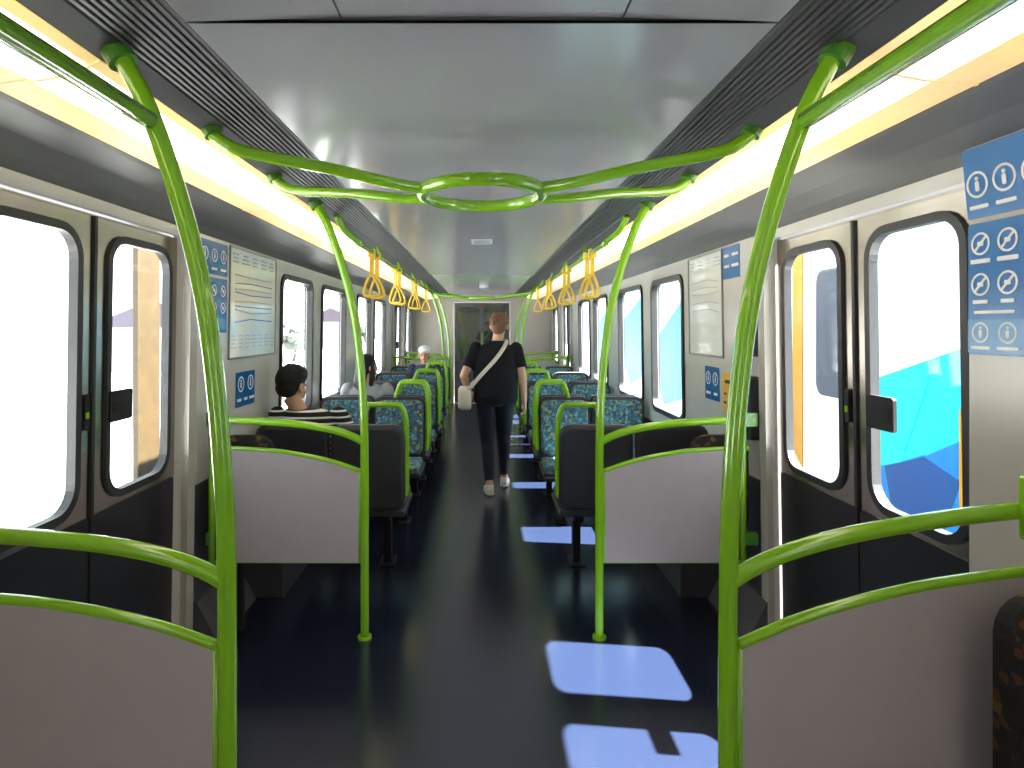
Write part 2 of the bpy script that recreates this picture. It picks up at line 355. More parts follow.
# ------------------------------------------------------------------ draught screens
def screen(s, Y, label, rise=0.):
    t = thing('draught_screen', (s*.577, Y, 0), label, 'partition', 'green framed draught screens beside the doors')
    X = lambda x: s*x
    Zr = lambda x, z: z+rise*(x-.577)/.62
    bm = NB(); tube(bm, [(X(.577), Y, 0), (X(.577), Y, .4), (X(.577), Y, .8), (X(.582), Y, 1.1), (X(.598), Y, 1.35), (X(.63), Y, 1.6), (X(.685), Y, 1.82), (X(.755), Y, 2.02), (X(.818), Y, 2.14)], .0205, 16); obj('pole', bm, 'green', t, True)
    bm = NB(); tube(bm, [(X(.808), Y, 2.118), (X(.83), Y, 2.155)], .032, 16, 0); obj('pole_bracket', bm, 'dgreen', t)
    bm = NB(); tube(bm, [(X(.577), Y, 0.0), (X(.577), Y, .012)], .034, 16, 0); obj('floor_flange', bm, 'green', t)
    top = [(.60, .82), (.72, .862), (.85, .893), (1.0, .917), (1.15, .928), (1.24, .932)]
    tp = catmull([(a, 0, Zr(a, b)) for a, b in top], 4)
    bm = NB(); lp = [(p.x, p.z) for p in tp]+[(1.24, .375), (.60, .375)]
    a = [bm.verts.new((X(x), Y-.011, z)) for x, z in lp]; b = [bm.verts.new((X(x), Y+.011, z)) for x, z in lp]; n = len(lp)
    bm.faces.new(a); bm.faces.new(b[::-1])
    for k in range(n): bm.faces.new((a[k], a[(k+1) % n], b[(k+1) % n], b[k]))
    obj('panel', bm, 'panel', t)
    bm = NB(); tube(bm, [(X(p.x), Y, p.z) for p in tp]+[(X(1.31), Y, Zr(1.31, .934))], .013, 10, 0); obj('top_edge', bm, 'green', t, True)
    bm = NB(); tube(bm, [(X(.59), Y, .375), (X(1.31), Y, .375)], .008, 8, 0); obj('bottom_edge', bm, 'green', t, True)
    bm = NB(); tube(bm, [(X(.603), Y, .375), (X(.603), Y, .82)], .012, 8, 0); obj('side_edge', bm, 'green', t, True)
    bm = NB(); tube(bm, [(X(x), Y, Zr(x, z)) for x, z in ((.577, .96), (.64, .993), (.72, 1.02), (.85, 1.045), (1.0, 1.06), (1.15, 1.068), (1.345, 1.072))], .019, 14); obj('grab_rail', bm, 'green', t, True)
    xp = 1.285 if s > 0 else 1.33
    bm = NB(); tube(bm, [(X(xp), Y, .30), (X(xp), Y, 1.09)], .015, 10, 0); obj('wall_post', bm, 'green', t, True)
    bm = NB(); box(bm, *sorted((X(xp), X(1.35))), Y-.02, Y+.02, 1.04, 1.11); obj('wall_bracket', bm, 'dgreen', t, bevel=.004)
    bm = NB(); box(bm, *sorted((X(xp), X(1.352))), Y-.02, Y+.02, .46, .52); obj('wall_bracket', bm, 'dgreen', t, bevel=.004)
    return t
for s, nm in ((-1, 'left'), (1, 'right')):
    sh_ = .010 if s < 0 else -.030
    near = screen(s, 1.38, 'grey draught screen with green pole, nearest the camera on the %s' % nm, .05 if s > 0 else 0.)
    p = screen(s, 3.05, 'grey draught screen with green pole just past the near doors on the %s' % nm)
    copy_tree(p, (s*.577, 9.4, 0), label='small distant draught screen where the %s seats end' % nm)
    copy_tree(p, (s*.577, 11.0, 0), label='farthest draught screen on the %s, by the end wall' % nm)
    if s == 1:
        bm = NB(); lp = rr(1.208, 1.255, 1.065, 1.205, .008, 3)
        fq = lambda y, z, d: V((y, 1.36+d, z))
        ringslab(bm, 1, lp, rr(1.22, 1.243, 1.135, 1.19, .006, 3), -.02, .0, fq); obj('rail_bracket', bm, 'green', near)
    near.location.x += sh_
    t = thing('overhead_rail', (s*.742, .3, 1.986), 'green overhead grab rail leaving the near %s pole toward the camera' % nm, 'grab rail')
    bm = NB(); tube(bm, [(s*.742, 1.362, 1.986), (s*.742, -1.6, 1.986)], .020, 16, 0); obj('rail', bm, 'green', t, True)
    for y in (-.2, -1.5):
        bm = NB(); tube(bm, [(s*.742, y, 1.99), (s*.742, y, 2.16)], .012, 10, 0); obj('hanger', bm, 'green', t, True)
    t.location.x += sh_

def ring_frame(Yc, label):
    t = thing('ceiling_grab_ring', (0, Yc, 2.0), label, 'grab rail', 'overhead ring grab rails')
    R = .212; Z = 2.003
    bm = NB(); tube(bm, [(R*math.cos(a), Yc+R*1.06*math.sin(a), Z) for a in [2*math.pi*k/16 for k in range(16)]], .0225, 14, 3, True); obj('ring', bm, 'green', t, True)
    for s in (-1, 1):
        for q in (-1, 1):
            ye = Yc+q*.29
            bm = NB(); tube(bm, [(s*.84, ye, 2.135), (s*.80, ye, 2.10), (s*.73, Yc+q*.272, 2.073), (s*.5, Yc+q*.19, 2.045), (s*.30, Yc+q*.125, 2.012), (s*.19, Yc+q*.085, 2.003)], .0195, 12); obj('arm', bm, 'green', t, True)
            bm = NB(); tube(bm, [(s*.825, ye, 2.12), (s*.84, ye, 2.15)], .03, 14, 0); obj('mount', bm, 'dgreen', t)
    return t
r = ring_frame(2.2, 'bright green ring with four arms under the ceiling between the near doors')
copy_tree(r, (0, 10.2, 2.0), label='tiny distant green ring and arms under the far ceiling')

# saloon overhead rails and straps
ORD = ['nearest', 'second nearest', 'third nearest', 'fourth nearest', 'fifth nearest', 'sixth nearest', 'farthest']
strap0 = None
for s, nm in ((-1, 'left'), (1, 'right')):
    xr = s*.72
    t = thing('overhead_rail', (xr, 6, 2.02), 'long green overhead rail above the aisle edge of the %s seats' % nm, 'grab rail')
    bm = NB(); tube(bm, [(s*.80, 3.42, 2.14), (s*.77, 3.5, 2.07), (xr, 3.62, 2.025), (xr, 3.8, 2.02), (xr, 6, 2.02), (xr, 8.6, 2.02), (xr, 8.8, 2.025), (s*.77, 8.92, 2.07), (s*.80, 9.0, 2.14)], .018, 12); obj('rail', bm, 'green', t, True)
    for y in (4.75, 5.9, 7.1, 8.2):
        bm = NB(); tube(bm, [(s*.80, y, 2.148), (s*.77, y, 2.08), (xr, y, 2.02)], .012, 10); obj('hanger', bm, 'green', t, True)
    for i, y in enumerate((4.05, 4.25, 5.15, 5.4, 6.5, 6.8, 8.0)):
        if strap0 is None:
            st = thing('hanging_strap', (xr, y, 2.02), cat='hand strap', group='yellow hand straps on the overhead rails')
            bm = NB(); box(bm, xr-.022, xr+.022, y-.020, y+.020, 1.985, 2.040); obj('clamp', bm, 'yellow', st, bevel=.005)
            bm = NB(); box(bm, xr-.014, xr+.014, y-.003, y+.003, 1.865, 1.99); obj('band', bm, 'yellow', st)
            bm = NB(); tube(bm, [(xr, y, 1.868), (xr+.026, y, 1.838), (xr+.052, y, 1.762), (xr+.04, y, 1.733), (xr, y, 1.728), (xr-.04, y, 1.733), (xr-.052, y, 1.762), (xr-.026, y, 1.838)], .0092, 10, 4, True); obj('handle', bm, 'yellow', st, True)
            strap0 = st
        else: st = copy_tree(strap0, (xr, y, 2.02), rz=random.uniform(-.5, .5))
        st['label'] = '%s yellow hand strap hanging from the %s overhead rail' % (ORD[i], nm)

# ceiling bits
t = tag(thing('ceiling_vent', (0, 4.67, 2.176)), 'small square vent plate in the middle of the ceiling', 'vent')
bm = NB(); box(bm, -.08, .08, 4.55, 4.8, 2.168, 2.177); obj('plate', bm, 'white', t, bevel=.004)
for k in range(4):
    bm = NB(); box(bm, -.06, .06, 4.58+k*.052, 4.595+k*.052, 2.166, 2.169)
    obj('slot', bm, 'greyink', t)
t = tag(thing('smoke_detector', (.03, 9.7, 2.175)), 'small round white smoke detector on the far ceiling', 'smoke detector')
bm = NB(); tube(bm, [(.03, 9.7, 2.178), (.03, 9.7, 2.14)], .07, 20, 0); obj('body', bm, 'white', t)
bm = NB(); tube(bm, [(.03, 9.7, 2.14), (.03, 9.7, 2.12)], .04, 20, 0); obj('sensor', bm, 'greyink', t)

# ------------------------------------------------------------------ seats
def cushion(bm, x0, x1, y0, y1, z0, z1, tilt=0., zr=0, r=.06):
    lp = rr(x0, x1, z0, z1, r, 5)
    n = len(lp); a = []; rows = []
    cx, cz = (x0+x1)/2, (z0+z1)/2
    for d, k in ((y0, 1.0), (y0+(y1-y0)*.6, 1.0), (y1-.006*(1 if y1 > y0 else -1), .97), (y1, .90)):
        rows.append([bm.verts.new((cx+(x-cx)*k, d+tilt*(cz+(z-cz)*k-zr), cz+(z-cz)*k)) for x, z in lp])
    bm.faces.new(rows[0]); bm.faces.new(rows[-1][::-1])
    for i in range(3):
        for k in range(n): bm.faces.new((rows[i][k], rows[i][(k+1) % n], rows[i+1][(k+1) % n], rows[i+1][k]))
def double_seat(a):
    t = thing('double_seat', (0, 0, 0), cat='seat', group='double seats in facing bays')
    for cx in (-.226, .226):
        bm = NB(); cushion(bm, cx-.22, cx+.22, .03, -.02, .42, .945, -.08, .42, .07); obj('seat_shell', bm, 'shell', t)
        bm = NB(); cushion(bm, cx-.195, cx+.195, .031, .085, .47, .92, -.08, .42, .06); obj('backrest_cushion', bm, 'fabric', t)
        bm = NB()
        box(bm, cx-.205, cx+.205, .09, .47, .405, .47); obj('seat_cushion', bm, 'fabric', t, bevel=.03)
        bm = NB(); box(bm, cx-.215, cx+.215, .01, .46, .375, .41); obj('seat_pan', bm, 'shell', t, bevel=.01)
    for ya in (.17, .33):
        bm = NB(); box(bm, -.43, .43, ya, ya+.05, .335, .378); obj('frame', bm, 'black', t)
    bm = NB(); box(bm, a*.30-.03, a*.30+.03, .15, .40, .30, .34); box(bm, a*.30-.025, a*.30+.025, .25, .32, .01, .31); box(bm, a*.30-.05, a*.30+.05, .20, .38, 0, .014); obj('leg', bm, 'black', t, bevel=.006)
    bm = NB(); tube(bm, [(a*.452, .015, .50), (a*.455, .0, .70), (a*.455, -.01, .90), (a*.45, -.015, .985), (a*.425, -.018, 1.05), (a*.385, -.02, 1.062), (a*.26, -.02, 1.062), (a*.225, -.018, 1.05), (a*.185, -.015, .935)], .0175, 12); obj('grab_hoop', bm, 'green', t, True)
    return t
protoA = double_seat(-1); protoB = double_seat(1); used = set()
ROWS = [(3.75, 1), (5.18, -1), (5.38, 1), (6.55, -1), (6.75, 1), (7.90, -1), (8.10, 1), (9.2, -1)]
RL = ['charcoal back of the first double seat past the %s draught screen', 'blue patterned double seat facing the camera, nearest such on the %s', 'double seat facing away, back to back with the nearest camera-facing seat on the %s', 'second blue patterned double seat facing the camera on the %s', 'double seat facing away, back to back with the second camera-facing seat on the %s', 'third blue patterned double seat facing the camera on the %s', 'double seat facing away, back to back with the third camera-facing seat on the %s', 'farthest blue patterned double seat facing the camera on the %s']
for s, nm in ((-1, 'left'), (1, 'right')):
    for i, (y, f) in enumerate(ROWS):
        A = (s*f == 1); p = protoA if A else protoB
        loc = (s*.912, y, 0); rz = 0 if f == 1 else math.pi
        if A in used: o = copy_tree(p, loc, rz)
        else: used.add(A); o = p; o.location = loc; o.rotation_euler = (0, 0, rz)
        o['label'] = RL[i] % nm
# fabric corner seats
def corner_seat(s, Y, q, label):
    t = thing('tip_up_seat', (s*1.2, Y, 0), label, 'seat', 'orange patterned tip-up seats')
    x0, x1 = sorted((s*1.05, s*1.335))
    bm = NB(); cushion(bm, x0, x1, Y-.035*q, Y+.03*q, .50, .985, 0, 0, .08); obj('backrest', bm, 'ofabric', t)
    bm = NB(); cushion(bm, x0+.01, x1-.01, Y+.035*q, Y+.085*q, .42, .72, 0, 0, .06); obj('tipped_seat', bm, 'ofabric', t)
    bm = NB(); tube(bm, [(s*1.22, Y, 0), (s*1.22, Y, .55)], .018, 12, 0); obj('post', bm, 'black', t)
    return t
corner_seat(-1, 3.14, 1, 'orange and dark patterned tip-up seat behind the left screen past the doors')
corner_seat(1, 3.14, 1, 'orange and dark patterned tip-up seat behind the right screen past the doors')
corner_seat(1, 1.24, -1, 'orange and dark patterned seat back in the bottom right corner')

# ------------------------------------------------------------------ posters
def circ(y, z, r, n=20): return [(y+r*math.cos(2*math.pi*k/n), z+r*math.sin(2*math.pi*k/n)) for k in range(n)]
def poster(name, s, y0, y1, z0, z1, mat, label, cat, rows=(), fx=None, d=-.02, frame=False):
    sheet = NB(); slab(sheet, s, rr(y0, y1, z0, z1, .008, 3), d-.003, d-.0005, fx)
    o = obj(name, sheet, mat); o['label'] = label; o['category'] = cat
    if frame:
        b = NB(); ringslab(b, s, rr(y0-.012, y1+.012, z0-.012, z1+.012, .01, 3), rr(y0, y1, z0, z1, .008, 3), d-.008, d-.0005, fx); obj('frame', b, 'frame', o)
    by = {}
    for kind, z, cnt, size, m in rows:
        b = by.setdefault(m, NB())
        for k in range(cnt):
            yc = y0+(y1-y0)*(k+.5)/cnt
            if kind == 'ring':
                ringslab(b, s, circ(yc, z, size), circ(yc, z, size*.82), d-.005, d-.0035, fx)
                slab(b, s, rr(yc-size*.18, yc+size*.18, z-size*.5, z+size*.25, size*.1, 2), d-.005, d-.0035, fx)
                slab(b, s, circ(yc, z+size*.45, size*.16, 10), d-.005, d-.0035, fx)
            elif kind == 'noring':
                ringslab(b, s, circ(yc, z, size), circ(yc, z, size*.82), d-.005, d-.0035, fx)
                slab(b, s, [(yc-size*.65, z+size*.5), (yc-size*.5, z+size*.65), (yc+size*.65, z-size*.5), (yc+size*.5, z-size*.65)], d-.005, d-.0035, fx)
                slab(b, s, rr(yc-size*.3, yc+size*.3, z-size*.2, z+size*.2, size*.08, 2), d-.0052, d-.0035, fx)
            elif kind == 'bar':
                w = (y1-y0)/cnt*.40*random.uniform(.5, 1)
                slab(b, s, rr(yc-w, yc+w, z-size, z+size, size*.4, 2), d-.005, d-.0035, fx)
            elif kind == 'line':
                w = (y1-y0)*.45; dz = size*8*random.uniform(-1, 1)
                slab(b, s, [(yc-w*.9, z+dz+size), (yc-w*.9, z+dz-size), (yc-w*.2, z-size), (yc+w*.9, z+dz*.5-size), (yc+w*.9, z+dz*.5+size), (yc-w*.2, z+size)], d-.0048, d-.0035, fx)
            elif kind == 'block':
                w = (y1-y0)/cnt*.5
                slab(b, s, rr(yc-w+.001, yc+w-.001, z-size, z+size, .004, 2), d-.0042, d-.0032, fx)
    for m, b in by.items(): obj('printed_marks', b, m, o)
    return o
fl0 = lambda y, z, d: V((1.352+d, y, z))
fl1 = lambda y, z, d: V((1.352+d-.095*(z-1.82), y, z))
poster('icon_poster', 1, 1.20, 1.72, 1.825, 2.015, 'blue', 'blue notice with white circle pictograms high on the right wall nearest the camera', 'poster',
       [('ring', 1.915, 6, .036, 'white'), ('bar', 1.855, 6, .005, 'white')], fl1, 0)
poster('icon_poster', 1, 1.20, 1.72, 1.455, 1.812, 'blue', 'large blue rules notice with three rows of pictograms on the near right wall', 'poster',
       [('block', 1.505, 1, .045, 'lblue'), ('noring', 1.755, 6, .031, 'white'), ('noring', 1.645, 6, .031, 'white'), ('ring', 1.515, 6, .028, 'white'), ('bar', 1.708, 6, .006, 'white'), ('bar', 1.598, 6, .005, 'white'), ('bar', 1.57, 3, .004, 'white'), ('bar', 1.474, 6, .004, 'white')], fl0, 0)
poster('icon_poster', -1, 3.03, 3.36, 1.80, 1.97, 'blue', 'upper blue notice beside the left doors', 'poster', [('ring', 1.90, 3, .035, 'white'), ('bar', 1.83, 3, .006, 'white')])
poster('icon_poster', -1, 3.03, 3.36, 1.50, 1.785, 'blue', 'lower blue notice with pictogram rows beside the left doors', 'poster', [('noring', 1.72, 3, .03, 'white'), ('noring', 1.63, 3, .03, 'white'), ('block', 1.545, 1, .03, 'lblue')])
mr = [('bar', 1.94-.022*k, 5, .004, 'greyink') for k in range(3)]+[('line', 1.82-.035*k, 1, .003, ('greyink', 'lblue')[k % 2]) for k in range(8)]+[('bar', 1.48-.022*k, 7, .003, 'paleink') for k in range(4)]
mr2 = [('bar', 1.94-.022*k, 4, .004, 'paleink') for k in range(3)]+[('line', 1.82-.045*k, 1, .003, 'paleink') for k in range(5)]
poster('network_map', -1, 3.40, 4.14, 1.36, 1.97, 'map', 'pale transport map sheet on the left wall before the windows', 'map', mr, frame=True)
poster('network_map', 1, 3.57, 4.13, 1.36, 1.97, 'map', 'pale transport map sheet on the right wall before the windows', 'map', mr2, frame=True)
poster('sign', -1, 3.50, 3.79, 1.07, 1.27, 'blue', 'blue sign with white figures low on the left wall below the map', 'sign', [('ring', 1.20, 2, .045, 'white'), ('bar', 1.11, 3, .008, 'white')])
poster('sign', 1, 3.63, 3.86, 1.09, 1.29, 'blue', 'blue sign with white figures low on the right wall below the map', 'sign', [('ring', 1.22, 2, .04, 'white'), ('bar', 1.13, 2, .008, 'white')])
poster('sign', 1, 3.32, 3.55, 1.80, 1.98, 'blue', 'small blue sign high beside the right doors', 'sign', [('bar', 1.93, 2, .008, 'white'), ('bar', 1.87, 2, .008, 'white')])
poster('sign', 1, 3.42, 3.58, 1.04, 1.27, 'yink', 'yellow notice on the right wall above the draught screen', 'sign', [('bar', 1.22, 1, .01, 'black'), ('bar', 1.15, 2, .006, 'black'), ('bar', 1.10, 2, .006, 'black')])
t = tag(thing('intercom', (1.40, 3.2, 1.38)), 'grey passenger intercom panel on the right wall beside the doors', 'intercom')
bm = NB(); slab(bm, 1, rr(3.10, 3.27, 1.38, 1.64, .02), -.05, -.0205); obj('housing', bm, 'louver', t)
bm = NB(); slab(bm, 1, rr(3.13, 3.24, 1.52, 1.61, .01), -.053, -.05); obj('speaker_grille', bm, 'black', t)
bm = NB(); slab(bm, 1, circ(3.185, 1.45, .014), -.057, -.05); obj('button', bm, 'yink', t)
t = tag(thing('equipment_box', (1.40, 3.2, .93)), 'dark equipment box on the right wall below the intercom', 'box')
bm = NB(); slab(bm, 1, rr(3.10, 3.31, .96, 1.28, .02), -.07, -.0205); obj('housing', bm, 'shell', t)
bm = NB(); slab(bm, 1, rr(3.14, 3.27, 1.00, 1.24, .01), -.074, -.07); obj('cover', bm, 'black', t)

# ------------------------------------------------------------------ people
def bake(bm, voxel, smooth=3):
    me = bpy.data.meshes.new('tmp'); bmesh.ops.recalc_face_normals(bm, faces=bm.faces); bm.to_mesh(me); bm.free()
    o = bpy.data.objects.new('tmp', me); C.objects.link(o)
    m = o.modifiers.new('r', 'REMESH'); m.mode = 'VOXEL'; m.voxel_size = voxel
    q = o.modifiers.new('s', 'SMOOTH'); q.iterations = smooth; q.factor = .5
    dg = bpy.context.evaluated_depsgraph_get(); dg.update()
    res = bpy.data.meshes.new_from_object(o.evaluated_get(dg))
    b2 = NB(); b2.from_mesh(res); bpy.data.objects.remove(o); bpy.data.meshes.remove(me); bpy.data.meshes.remove(res)
    return b2
def loft(bm, rings, seg=24):
    R = []
    for c, u, v in rings: R.append([bm.verts.new(V(c)+u*math.cos(2*math.pi*k/seg)+v*math.sin(2*math.pi*k/seg)) for k in range(seg)])
    for a, b in zip(R[:-1], R[1:]):
        for k in range(seg): bm.faces.new((a[k], a[(k+1) % seg], b[(k+1) % seg], b[k]))
    bm.faces.new(R[0][::-1]); bm.faces.new(R[-1])
def limb(bm, pts, rs):
    for (p, q, a, b) in zip(pts[:-1], pts[1:], rs[:-1], rs[1:]):
        tube(bm, [p, V(p).lerp(V(q), .35), q], [a, a+(b-a)*.25, b], 16, 3)
    for p, r_ in zip(pts, rs): ellipsoid(bm, p, (r_, r_, r_), seg=16)
def hand(bm, W, d, n, t, curl=.35):
    d, n, t = V(d).normalized(), V(n).normalized(), V(t).normalized()
    loft(bm, [(W-d*.01, t*.024, n*.018), (W+d*.025, t*.034, n*.016), (W+d*.06, t*.041, n*.014), (W+d*.09, t*.038, n*.010)], 16)
    for i, L in enumerate((.072, .080, .074, .058)):
        p = W+d*.085+t*(.030-.0205*i); dd = (d+t*(.12-.08*i)).normalized(); pts = [p-dd*.01]
        for k, fseg in enumerate((.45, .3, .25)):
            ang = curl*(k+.6); e = (dd*math.cos(ang)+n*math.sin(ang)); p = p+e*L*fseg; pts.append(p)
        tube(bm, pts, [.0085, .0082, .0075, .0062], 10, 3); ellipsoid(bm, pts[-1], (.0065,)*3, seg=8)
    p = W+d*.02+t*.022; pts = [p]
    for k, (L) in enumerate((.04, .032, .026)):
        e = (d*(.6+.25*k)+t*(.75-.3*k)+n*.25).normalized(); p = p+e*L; pts.append(p)
    tube(bm, pts, [.013, .011, .0095, .008], 10, 3); ellipsoid(bm, pts[-1], (.008,)*3, seg=8)
def person(label, base, J, look=0., tilt=0., cols=None, hair='short', sw=1., sleeve=.62, loose=0., hs=1.):
    face = J['face']
    t = thing('person', base, label, 'person')
    up = (J['neck']-J['pelvis']).normalized(); R = (J['shR']-J['shL']).normalized(); D = up.cross(R).normalized()
    def torso(bm, e=0., lo=0.):
        pv, ch, nk = J['pelvis'], J['chest'], J['neck']; ws = pv.lerp(ch, .48); shc = (J['shL']+J['shR'])/2
        half = (J['shR']-J['shL']).length/2
        rs = [(pv-up*.085, .125+lo*1.3, .095+lo*.5), (pv-up*.03, .165+lo*.7, .115+lo*.4), (pv+up*.04, .160+lo*.7, .110+lo*.4), (ws, .128*sw+lo*1.2, .092*sw+lo*.7), (pv.lerp(ch, .8), .145*sw+lo*.9, .102*sw+lo*.4), (ch, .158*sw+lo*.6, .108*sw+lo*.2), (ch.lerp(shc, .6), half*.98, .098), (shc+up*.0, half*.92, .075), (shc+up*.03, half*.6, .06), (nk-up*.005, .058, .056)]
        loft(bm, [(c, R*(a+e), D*(b+e)) for c, a, b in rs])
    skin = cols['skin']
    bm = NB(); torso(bm)
    for s_, k in ((-1, 'L'), (1, 'R')):
        limb(bm, [J['sh'+k], J['el'+k], J['wr'+k]], [.047, .038, .026])
        mid = J['el'+k].lerp(J['wr'+k], .3); ellipsoid(bm, mid, (.038, .038, .038), seg=14)
        limb(bm, [J['hip'+k], J['kn'+k], J['an'+k]], [.082, .054, .034])
        calf = J['kn'+k].lerp(J['an'+k], .33); ellipsoid(bm, calf, (.05, .05, .08), seg=14)
        hd, hn, ht = J['hand'+k]; hand(bm, J['wr'+k], hd, hn, ht, J.get('curl', .4))
        tube(bm, [J['an'+k], J['an'+k]+V((0, 0, -.03)), J['an'+k]+J['toe'+k]*.13+V((0, 0, -.05))], [.034, .034, .025], 12, 3)
    HC = J['head']; Rm = Matrix.Rotation(look, 3, 'Z') @ Matrix.Rotation(face, 3, 'Z') @ Matrix.Rotation(tilt, 3, 'X')
    Rs = Rm @ Matrix.Scale(hs, 3)
    def hp(x, y, z): return HC+Rm @ V((x*hs, y*hs, z*hs))
    tube(bm, [J['neck']-up*.03, J['neck'], hp(0, -.02, -.06)], [.062, .052, .052], 16, 3)
    ellipsoid(bm, hp(0, -.012, .03), (.074, .092, .083), Rs, 24)
    ellipsoid(bm, hp(0, .022, -.038), (.056, .064, .072), Rs, 24)
    ellipsoid(bm, hp(0, .062, -.092), (.022, .02, .017), Rs, 12)
    ellipsoid(bm, hp(0, .078, .022), (.042, .014, .010), Rs, 12)
    tube(bm, [hp(0, .083, .008), hp(0, .098, -.018), hp(0, .103, -.032)], [.008, .011, .013], 10, 3)
    for e in (-1, 1):
        ellipsoid(bm, hp(e*.078, -.008, -.008), (.012, .022, .033), Rs, 12)
        ellipsoid(bm, hp(e*.038, .055, -.03), (.022, .022, .02), Rs, 12)
    ellipsoid(bm, hp(0, .083, -.06), (.024, .009, .010), Rs, 12)
    obj('body', bake(bm, .0052, 3), skin, t, True)
    for e in (-1, 1):
        bm = NB(); ellipsoid(bm, hp(e*.030, .079, .002), (.013, .009, .007), Rs, 12); obj('eye', bm, 'eye', t, True)
    bm = NB(); ellipsoid(bm, hp(0, .0885, -.060), (.021, .007, .008), Rs, 12); obj('mouth', bm, 'lips', t, True)
    bm = NB()
    ellipsoid(bm, hp(0, -.022, .042), (.084, .094, .085), Rs, 24)
    ellipsoid(bm, hp(0, -.05, -.005 if hair == 'thick' else -.015), (.072, .062, .062 if hair == 'thick' else .075), Rs, 24)
    for e in (-1, 1): ellipsoid(bm, hp(e*.064, -.025, .022), (.017, .042, .036), Rs, 14)
    rnd = random.Random(7)
    if hair == 'bun':
        ellipsoid(bm, hp(0, -.055, .095), (.034, .032, .026), Rs, 16)
        for k in range(26):
            a = rnd.uniform(0, 6.28); b_ = rnd.uniform(-.3, 1.2); ellipsoid(bm, hp(.078*math.cos(a)*math.cos(b_), -.03+.085*math.sin(a)*math.cos(b_)-.01, .035+.085*math.sin(b_)), (.014, .014, .02), Rs, 8)
    if hair == 'thick':
        ellipsoid(bm, hp(0, -.003, .066), (.089, .096, .066), Rs, 24)
        for k in range(120):
            a = rnd.uniform(0, 6.28); b_ = rnd.uniform(0, 1.4); c = hp(.082*math.cos(a)*math.cos(b_), -.003+.088*math.sin(a)*math.cos(b_), .066+.060*math.sin(b_)); ellipsoid(bm, c, (.009, .009, .017), Rs, 8)
    if hair == 'long':
        tube(bm, [hp(0, -.055, .0), hp(0, -.075, -.10), hp(0, -.078, -.18), hp(0, -.085, -.25)], [.078, .08, .078, .05], 16, 3, flat=.6, up=Rm @ V((0, 1, 0)))
        for e in (-1, 1): tube(bm, [hp(e*.07, .0, .04), hp(e*.080, .005, -.05), hp(e*.082, -.01, -.14), hp(e*.075, -.02, -.2)], [.022, .026, .022, .015], 12, 3)
    obj('hair', bake(bm, .005, 1), cols['hair'], t, True)
    if cols.get('cap'):
        bm = NB(); ellipsoid(bm, hp(0, -.018, .062), (.093, .103, .078), Rs, 24); ellipsoid(bm, hp(0, .10, .045), (.065, .06, .008), Rs, 16)
        obj('cap', bake(bm, .006, 2), 'cap', t, True)
    bm = NB(); torso(bm, .014, loose)
    for k in 'LR':
        end = J['sh'+k].lerp(J['el'+k], sleeve)
        limb(bm, [J['sh'+k], J['sh'+k].lerp(end, .5)], [.060, .060]); tube(bm, [J['sh'+k], end], .063, 20, 0)
    obj('shirt', bake(bm, .007, 3), cols['shirt'], t, True)
    bm = NB(); pv = J['pelvis']
    loft(bm, [(pv-up*.11, R*.10, D*.085), (pv-up*.08, R*.150, D*.115), (pv-up*.03, R*.178, D*.126), (pv+up*.03, R*.170, D*.120), (pv+up*.08, R*.15, D*.108)])
    for k in 'LR':
        limb(bm, [J['hip'+k], J['kn'+k]], [.097, .065]); calf = J['kn'+k].lerp(J['an'+k], .33)
        ellipsoid(bm, calf, (.060, .060, .10), seg=14)
        tube(bm, [J['kn'+k], J['kn'+k].lerp(J['an'+k], .4), J['kn'+k].lerp(J['an'+k], .93)], [.065, .057, .042], 16, 3)
    obj('trousers', bake(bm, .007, 3), cols['legs'], t, True)
    for k in 'LR':
        A = J['an'+k]; td = J['toe'+k]; sd = V((td.y, -td.x, 0)).normalized(); upv = td.cross(sd)*-1
        if upv.z < 0: upv = -upv
        def sp(f, h, w=0): return A+td*f+upv*h+sd*w
        bm = NB()
        loft(bm, [(sp(0, .0), sd*.038, td*.045), (sp(.0, -.03), sd*.040, td*.052), (sp(.01, -.055), sd*.038, td*.06)], 16)
        loft(bm, [(sp(-.055, -.05), sd*.025, upv*.022), (sp(-.03, -.045), sd*.037, upv*.036), (sp(.03, -.045), sd*.040, upv*.040), (sp(.09, -.055), sd*.046, upv*.030), (sp(.15, -.063), sd*.042, upv*.022), (sp(.185, -.068), sd*.02, upv*.012)], 18)
        sh = obj('shoe', bake(bm, .006, 2), cols['shoe'], t, True)
        bm = NB(); loft(bm, [(sp(-.065, -.083), sd*.022, upv*.009), (sp(-.03, -.083), sd*.040, upv*.012), (sp(.09, -.083), sd*.049, upv*.012), (sp(.16, -.082), sd*.042, upv*.011), (sp(.195, -.080), sd*.018, upv*.008)], 18)
        obj('sole', bm, 'sole', sh, True)
    return t

# walking woman
yb = 5.83
J = dict(face=0., pelvis=V((.130, yb, .90)), chest=V((.128, yb+.01, 1.20)), neck=V((.148, yb+.02, 1.405)), head=V((.162, yb+.045, 1.545)),
         shL=V((-.060, yb+.01, 1.335)), shR=V((.320, yb+.01, 1.33)), elL=V((-.170, yb-.06, 1.075)), elR=V((.378, yb-.05, 1.07)),
         wrL=V((-.130, yb+.10, .93)), wrR=V((.400, yb+.02, .84)), hipL=V((.040, yb, .84)), hipR=V((.215, yb, .84)),
         knL=V((.050, yb-.01, .46)), anL=V((.070, yb-.16, .095)), knR=V((.205, yb+.10, .46)), anR=V((.215, yb+.13, .094)),
         toeL=V((-.1, 1, 0)).normalized(), toeR=V((.1, 1, 0)).normalized(), curl=.5,
         handL=((.15, .75, -.55), (.9, 0, .3), (.2, .5, .8)), handR=((.08, .1, -1), (-1, .1, 0), (0, 1, .1)))
